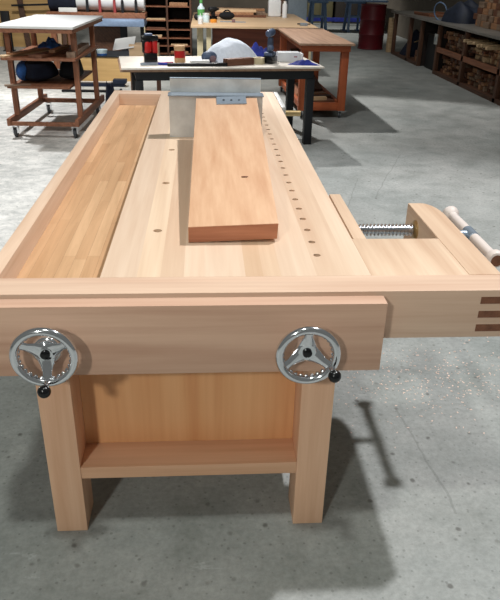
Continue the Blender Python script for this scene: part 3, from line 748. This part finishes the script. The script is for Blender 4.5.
b = BM(); bar(b, (1.33, 10.45, 0.66), (1.62, 9.75, 0.19), 0.14, 0.05, 0.003); tag(obj('leaning_beam', b, dark_wood, None), 'dark beam sloping down inside the orange trolley', 'beam')

# ------------------------------------------------------------------ long table further back
lt = thing('long_table', 'long plywood topped table at the back with cream legs', 'table', (0.85, 13.6, 0))
obj('table_top', box(BM(), -1.08, 1.08, -1.6, 1.9, 0.815, 0.85, 0.003), pale_ply, lt)
obj('front_panel', box(BM(), -0.72, 1.0, -1.42, -1.39, 0.2, 0.8148), wood('reddish_panel', (122, 66, 48), (92, 48, 36), 'x'), lt)
for x in (-0.93, 0.95):
    for y in (-1.40, 1.7):
        obj('leg', box(BM(), x-0.05, x+0.05, y-0.05, y+0.05, 0, 0.8148, 0.004), cream_paint, lt)
obj('leg_brace', box(BM(), -0.82, -0.74, -1.50, -1.43, 0.0, 0.8148, 0.004), cream_paint, lt)
LZ = 0.8503
bt = thing('spray_bottle', 'pale bottle with green label at the left end of the long table', 'bottle', (-0.06, 13.0, LZ))
obj('body', lathe(BM(), [(0, 0.06), (0.01, 0.065), (0.22, 0.065), (0.27, 0.03), (0.30, 0.022)], seg=24), clear_plastic, bt)
obj('paper_label', lathe(BM(), [(0.10, 0.0655), (0.2, 0.0655)], seg=24, cap=False), green_plastic, bt)
obj('cap', lathe(BM(), [(0.30, 0.028), (0.36, 0.028)], seg=20), green_plastic, bt)
bt = thing('glue_bottle', 'small white glue bottle at the front left corner of the long table', 'bottle', (-0.07, 12.35, LZ))
obj('body', lathe(BM(), [(0, 0.042), (0.09, 0.042), (0.11, 0.018)], seg=20), white_plastic, bt); obj('nozzle', lathe(BM(), [(0.11, 0.013), (0.17, 0.005)], seg=14), white_plastic, bt)
j = thing('plastic_jar', 'milky jar between the glue bottle and an orange pot', 'jar', (0.03, 12.75, LZ)); obj('body', lathe(BM(), [(0, 0.06), (0.12, 0.06), (0.13, 0.055)], seg=22), clear_plastic, j); obj('lid', lathe(BM(), [(0.13, 0.062), (0.15, 0.062)], seg=22), white_plastic, j)
tag(obj('orange_pot', lathe(BM(), [(0, 0.06), (0.05, 0.06), (0.055, 0.05)], seg=22), orange_plastic, None, (0.16, 12.75, LZ)), 'small orange pot standing right of the milky jar', 'pot')
def drill(label, x, y, rz, mat):
    r = thing('cordless_drill', label, 'drill', (x, y, LZ), rz)
    obj('battery', box(BM(), -0.07, 0.07, -0.045, 0.045, 0, 0.06, 0.012), black_plastic, r)
    obj('grip', box(BM(), -0.03, 0.035, -0.025, 0.025, 0.058, 0.15, 0.012), mat, r)
    obj('body', lathe(BM(), [(0, 0.03), (0.02, 0.045), (0.14, 0.045), (0.17, 0.03), (0.22, 0.018)], (-0.09, 0, 0.175), (1, 0, 0), 18), mat, r)
drill('black cordless drill beside the green labelled bottle on the long table', 0.16, 13.5, 0.6, black_matte)
tag(obj('black_ball', ball(BM(), (0, 0, 0.055), 0.055, 16), black_matte, None, (-0.14, 13.25, LZ)), 'round black cap left of the green labelled bottle', 'cap')
r = thing('tool_pouch', 'black tool pouch lying in the middle of the long table', 'pouch', (0.42, 13.5, LZ), 0.1)
b = BM(); ball(b, (0, 0, 0.07), 1, 22, (0.15, 0.11, 0.07)); obj('pouch_body', b, black_cloth, r); b = BM(); torus(b, (0.0, 0, 0.10), (0, 1, 0.4), 0.07, 0.012, 24, 8); obj('strap', b, black_cloth, r)
r = thing('bar_clamp', 'thin bar clamp lying before the tool pouch', 'clamp', (0.44, 12.85, LZ), -0.05)
b = BM(); bar(b, (-0.16, 0, 0.012), (0.30, -0.04, 0.012), 0.016, 0.014); obj('rail', b, galv, r); obj('head', box(BM(), 0.05, 0.11, -0.05, 0.03, 0.001, 0.05, 0.008), plain('mauve_paint', (120, 92, 96), 0.5), r)
r = thing('small_vise', 'small grey metal clamp at the right front corner of the long table', 'clamp', (1.72, 12.35, LZ)); obj('body', box(BM(), -0.06, 0.07, -0.05, 0.05, 0, 0.045, 0.01), galv, r); obj('screw', rod(BM(), (-0.11, 0, 0.03), (0.12, 0.0, 0.03), 0.010, 12), black_steel, r)
for k in range(9):
    xx = 0.12+0.02*(k % 3); zz = LZ+0.047*(k//3)
    x0 = 0.10+0.05*(k % 2); y = 14.25+0.20*(k % 3)
    L = 1.12-0.10*(k % 4)
    tag(obj('stacked_board', box(BM(), 0, L, -0.085, 0.085, 0, 0.0465, 0.003), (scrap_wood+[pale_ply])[(k*3+1) % 5], None, (x0, y, zz), (0, 0, 0.03*((k % 3)-1)*0)), 'sawn board in the low stack at the back of the long table', 'board', 'boards stacked on the long table')
r = thing('white_bag', 'white paper bag standing behind the long table boards', 'bag', (1.42, 14.6, LZ)); obj('sack', box(BM(), -0.13, 0.13, -0.08, 0.08, 0, 0.30, 0.03), white_plastic, r); obj('top_fold', box(BM(), -0.12, 0.12, -0.03, 0.03, 0.29, 0.34, 0.01), white_lam, r)
r = thing('white_canister', 'slim white canister at the right rear of the long table', 'canister', (1.60, 14.3, LZ)); obj('body', lathe(BM(), [(0, 0.05), (0.24, 0.05), (0.26, 0.04)], seg=20), white_plastic, r); obj('cap', lathe(BM(), [(0.26, 0.03), (0.3, 0.03)], seg=16), white_lam, r)
r = thing('grey_cabinet', 'grey blue metal machine stand right behind the long table', 'machine', (2.05, 15.9, 0)); obj('column', box(BM(), -0.22, 0.20, -0.2, 0.3, 0, 1.3, 0.02), machine_grey, r); obj('foot', box(BM(), -0.30, 0.26, -0.3, 0.4, 0, 0.06, 0.01), steel_blue, r); obj('head', box(BM(), -0.3, 0.3, -0.35, 0.35, 1.3, 1.6, 0.04), machine_grey, r)

# ------------------------------------------------------------------ trestles, drum, far things
def trestle(label, x, y):
    r = thing('steel_trestle', label, 'trestle', (x, y, 0), 0.04, 'blue steel trestles at the back')
    for sx in (-0.21, 0.21):
        for sy, dx in ((-0.30, 0), (0.30, 0)):
            b = BM(); bar(b, (sx*1.05, sy, 0), (sx*0.85, sy*0.5, 0.80), 0.075, 0.06); obj('leg', b, steel_blue, r)
    for sy in (-0.22, 0.22):
        b = BM(); bar(b, (-0.2, sy, 0.42), (0.2, sy, 0.42), 0.04, 0.05); obj('rung', b, steel_blue, r)
    obj('beam', box(BM(), -0.28, 0.28, -0.18, 0.18, 0.795, 0.86), steel_blue, r)
    for sx in (-0.21, 0.21):
        obj('foot_bar', box(BM(), sx*1.05-0.06, sx*1.05+0.06, -0.40, 0.40, 0.0, 0.025), steel_blue, r)
trestle('blue steel trestle at the back, just right of the long table', 3.45, 21.8)
trestle('blue steel trestle at the back, just left of the red drum', 4.62, 22.0)
r = thing('far_table_top', 'long dark grey panel carried by the blue trestles', 'panel', (4.0, 21.9, 0.86)); obj('panel', box(BM(), -1.6, 1.5, -0.5, 0.5, 0.0003, 0.05), machine_grey, r); obj('edge_strip', box(BM(), -1.6, 1.5, -0.52, -0.5002, 0.0, 0.055), steel_blue, r)
r = thing('blue_rail', 'blue rail along the floor behind the trestles', 'rail', (3.6, 24.2, 0)); obj('bar', box(BM(), -1.2, 1.9, -0.05, 0.05, 0.12, 0.24), blue_dark, r)
for x in (-1.1, 1.8): obj('foot', box(BM(), x-0.06, x+0.06, -0.1, 0.1, 0, 0.12), blue_dark, r)
for k, (x0, x1, m, l) in enumerate(((2.3, 3.5, 'brown', 'brown wooden cupboard far behind the left trestle'), (3.6, 4.5, 'olive', 'dull olive cupboard far behind the gap of the trestles'), (4.6, 5.6, 'dark', 'dark cupboard far behind the right trestle'))):
    r = thing('cupboard', l, 'cupboard', ((x0+x1)/2, 25.3, 0)); w = (x1-x0)/2
    mm = plain(m+'_cupboard', {'brown': (92, 66, 50), 'olive': (104, 98, 70), 'dark': (54, 48, 44)}[m], 0.7)
    obj('carcass', box(BM(), -w, w, -0.25, 0.3, 0, 1.5), mm, r)
    for s in (-1, 1):
        d = obj('door', box(BM(), min(0.01*s, s*(w-0.02)), max(0.01*s, s*(w-0.02)), -0.275, -0.2502, 0.08, 1.46, 0.004), mm, r)
        obj('handle', box(BM(), s*0.06-0.01, s*0.06+0.01, -0.295, -0.2752, 0.7, 0.85), black_steel, d)

dr = thing('steel_drum', 'dark red steel drum standing at the far end of the wood rack', 'drum', (4.06, 17.1, 0))
b = BM(); lathe(b, [(0, 0.30), (0.015, 0.312), (0.03, 0.30), (0.32, 0.30), (0.335, 0.311), (0.35, 0.30), (0.65, 0.30), (0.665, 0.311), (0.68, 0.30), (0.97, 0.30), (0.985, 0.312), (1.0, 0.305), (1.0, 0.285), (0.985, 0.28)], seg=40); obj('barrel', b, drum_red, dr)
obj('bung', lathe(BM(), [(0.985, 0.035), (1.0, 0.03)], (0.15, 0.05, 0), seg=16), black_steel, dr)
b = BM(); ball(b, (0, 0, 0), 1, 16, (0.07, 0.10, 0.40)); shift(b, 4.40, 16.5, 0.40); b.free()
plank(4.30, 16.42, 4.42, 16.44, 0.0, 0.10, 0.75, scrap_wood[2], 'pale offcut board standing between the drum and the rack')

# ------------------------------------------------------------------ wood rack along the right wall
wr = thing('wood_rack', 'long low dark wooden rack full of offcuts along the right wall', 'rack', (4.85, 12.5, 0))
def rp(name, b, mat, parent=None, label=None): return obj(name, shift(b, -4.85, -12.5, 0), mat, parent or wr, label=label)
X0, X1 = 4.33, 5.25
rp('worktop', box(BM(), X0-0.05, X1+0.3, 8.6, 16.3, 0.875, 0.915, 0.003), plain('grey_worktop', (128, 124, 118), 0.35, var=0.25, scale=3), label='grey worktop')
for y in (8.7, 10.0, 11.55, 12.95, 14.05, 14.85, 16.1):
    rp('post', box(BM(), X0, X0+0.07, y-0.045, y+0.045, 0, 0.8748, 0.003), dark_z)
rp('sill', box(BM(), X0, X0+0.06, 8.7452, 12.9048, 0.0, 0.06), dark_wood)
rp('sill', box(BM(), X0, X0+0.06, 14.0952, 16.0548, 0.0, 0.06), dark_wood)
rp('middle_rail', box(BM(), X0, X0+0.05, 8.7452, 12.9048, 0.40, 0.48), brown_wood)
rp('middle_shelf', box(BM(), X0+0.0502, X1, 8.7, 12.9, 0.45, 0.475), dark_wood)
rp('bottom_shelf', box(BM(), X0+0.0602, X1, 8.7, 12.9, 0.03, 0.055), dark_wood)
rp('bottom_shelf', box(BM(), X0+0.0602, X1, 14.1, 16.05, 0.03, 0.055), dark_wood)
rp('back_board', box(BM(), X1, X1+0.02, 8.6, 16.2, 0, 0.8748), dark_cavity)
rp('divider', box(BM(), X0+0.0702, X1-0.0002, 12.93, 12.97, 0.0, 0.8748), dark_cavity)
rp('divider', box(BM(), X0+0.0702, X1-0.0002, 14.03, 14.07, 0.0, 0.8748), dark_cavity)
oz = rp('outlet_box', box(BM(), X0-0.025, X0-0.0002, 12.92, 13.06, 0.52, 0.70, 0.004), plain('dull_white', (170, 172, 168), 0.5), label='white switch box')
rp('switch', box(BM(), X0-0.031, X0-0.0252, 12.97, 13.01, 0.58, 0.64), machine_grey, oz)
bn = thing('black_bin', 'black box standing in the open bay of the wood rack', 'box', (4.75, 13.5, 0)); obj('body', box(BM(), -0.3, 0.3, -0.4, 0.4, 0, 0.62, 0.01), black_matte, bn); obj('lid', box(BM(), -0.31, 0.31, -0.41, 0.41, 0.6202, 0.65, 0.006), dark_cavity, bn)

rnd = random.Random(11)
def offcuts(y0, y1, z, zmax, group, label, xfront=X0+0.02, smin=0.05, smax=0.11, mats=(0, 1, 3, 1), seed_len=(0.25, 0.5)):
    """short sticks shoved in end-on, piled in rows"""
    row = 0; zz = z
    while zz < zmax-0.05:
        y = y0 + rnd.uniform(0.0, 0.05); hmax = 0
        hrow = rnd.uniform(smin, smax)*0.75
        while y < y1-smin:
            w = rnd.uniform(smin, smax); hh = hrow*rnd.uniform(0.75, 1.0); L = rnd.uniform(*seed_len)
            if y+w > y1: break
            if row > 1 and rnd.random() < 0.22: y += w; continue
            f = xfront + rnd.uniform(0.06, 0.16)
            o = obj('wood_offcut', box(BM(), -L/2, L/2, -w/2, w/2, 0, hh, 0.003), scrap_wood[rnd.choice(mats)], None, (f+L/2, y+w/2, zz+0.0004), (0, 0, 0), smooth=False)
            tag(o, label, 'offcut', group)
            y += w+0.006
        zz += hrow+0.0005; row += 1
offcuts(11.62, 12.88, 0.055, 0.36, 'offcuts in the lower far bay', 'dark wood offcut end-on in the lower far bay of the rack')
offcuts(10.06, 11.48, 0.055, 0.36, 'offcuts in the lower near bay', 'wood offcut end-on in the lower near bay of the rack')
offcuts(11.62, 12.88, 0.475, 0.80, 'offcuts in the upper far bay', 'wood offcut end-on in the upper far bay of the rack')
offcuts(10.06, 11.48, 0.475, 0.72, 'offcuts in the upper near bay', 'wood offcut end-on in the upper near bay of the rack', mats=(0, 2, 0, 1, 3))
offcuts(9.0, 9.93, 0.055, 0.36, 'offcuts in the lower bay at the picture edge', 'wood offcut in the lower bay nearest the camera', smin=0.07)
offcuts(14.2, 14.75, 0.055, 0.25, 'offcuts in the far low bay', 'wood offcut on the floor shelf of the rack bay nearest the drum', smin=0.08, smax=0.14)
for k, (y, z, tilt) in enumerate(((10.45, 0.70, 0.10), (10.62, 0.715, -0.06), (10.80, 0.70, 0.03), (11.0, 0.72, 0.12), (11.2, 0.70, -0.1), (11.40, 0.715, 0.06))):
    L = 0.42
    o = obj('pale_stick', box(BM(), -L/2, L/2, -0.035, 0.035, 0, 0.045, 0.003), scrap_wood[2], None, (X0+0.14, y, z), (0, 0, tilt*1.2), smooth=False)
    tag(o, 'pale stick jutting from the top of the upper near rack bay', 'stick', 'pale sticks jutting from the rack')
r = thing('jumble_sack', 'dark cloth bundle in the far bay of the wood rack', 'bundle', (4.75, 15.4, 0.0555)); obj('sack', heap(BM(), 0.7, 0.9, 0.42, 40, wob=0.3, shape=1.5), navy_cloth, r); obj('tie', bar(BM(), (-0.2, -0.3, 0.30), (0.1, -0.2, 0.38), 0.03, 0.02), scrap_wood[2], r)
# things on the rack's worktop
r = thing('blue_tarp', 'dark blue folded tarp heaped on the rack worktop', 'tarp', (4.80, 13.0, 0.9153), 0.2)
obj('sheet', heap(BM(), 0.70, 1.1, 0.30, 51, n=36, wob=0.3, shape=2.2), plain('navy_tarp', (30, 38, 56), 0.6, var=0.5, scale=6, bump=0.5), r)
b = BM(); torus(b, (-0.25, 0.45, 0.15), (1, 0.3, 0.2), 0.16, 0.012, 28, 8); obj('rope_loop', b, steel_blue, r)
r = thing('low_tray', 'flat brown tray lying on the far end of the rack worktop', 'tray', (4.75, 14.7, 0.9153), 0.1); obj('base', box(BM(), -0.25, 0.25, -0.4, 0.4, 0, 0.03), brown_wood, r)
for s in (-1, 1): obj('rim', box(BM(), s*0.25-0.01, s*0.25+0.01, -0.4, 0.4, 0.0302, 0.06), brown_wood, r)
for row in range(5):
    y = 9.1
    while y < 12.2:
        w = rnd.uniform(0.12, 0.26); hh = 0.095
        L = rnd.uniform(0.3, 0.45)
        o = obj('wood_block', box(BM(), -L/2, L/2, -w/2, w/2, 0, hh-0.001, 0.006), scrap_wood[rnd.choice((0, 1, 3, 3))], None, (4.66+rnd.uniform(0, 0.07)+L/2+0.03*row, y+w/2, 0.9153+hh*row), (0, 0, 0), smooth=False)
        tag(o, 'wood block in the tall stack on the rack worktop', 'block', 'blocks stacked on the rack worktop')
        y += w+rnd.uniform(0.01, 0.04)
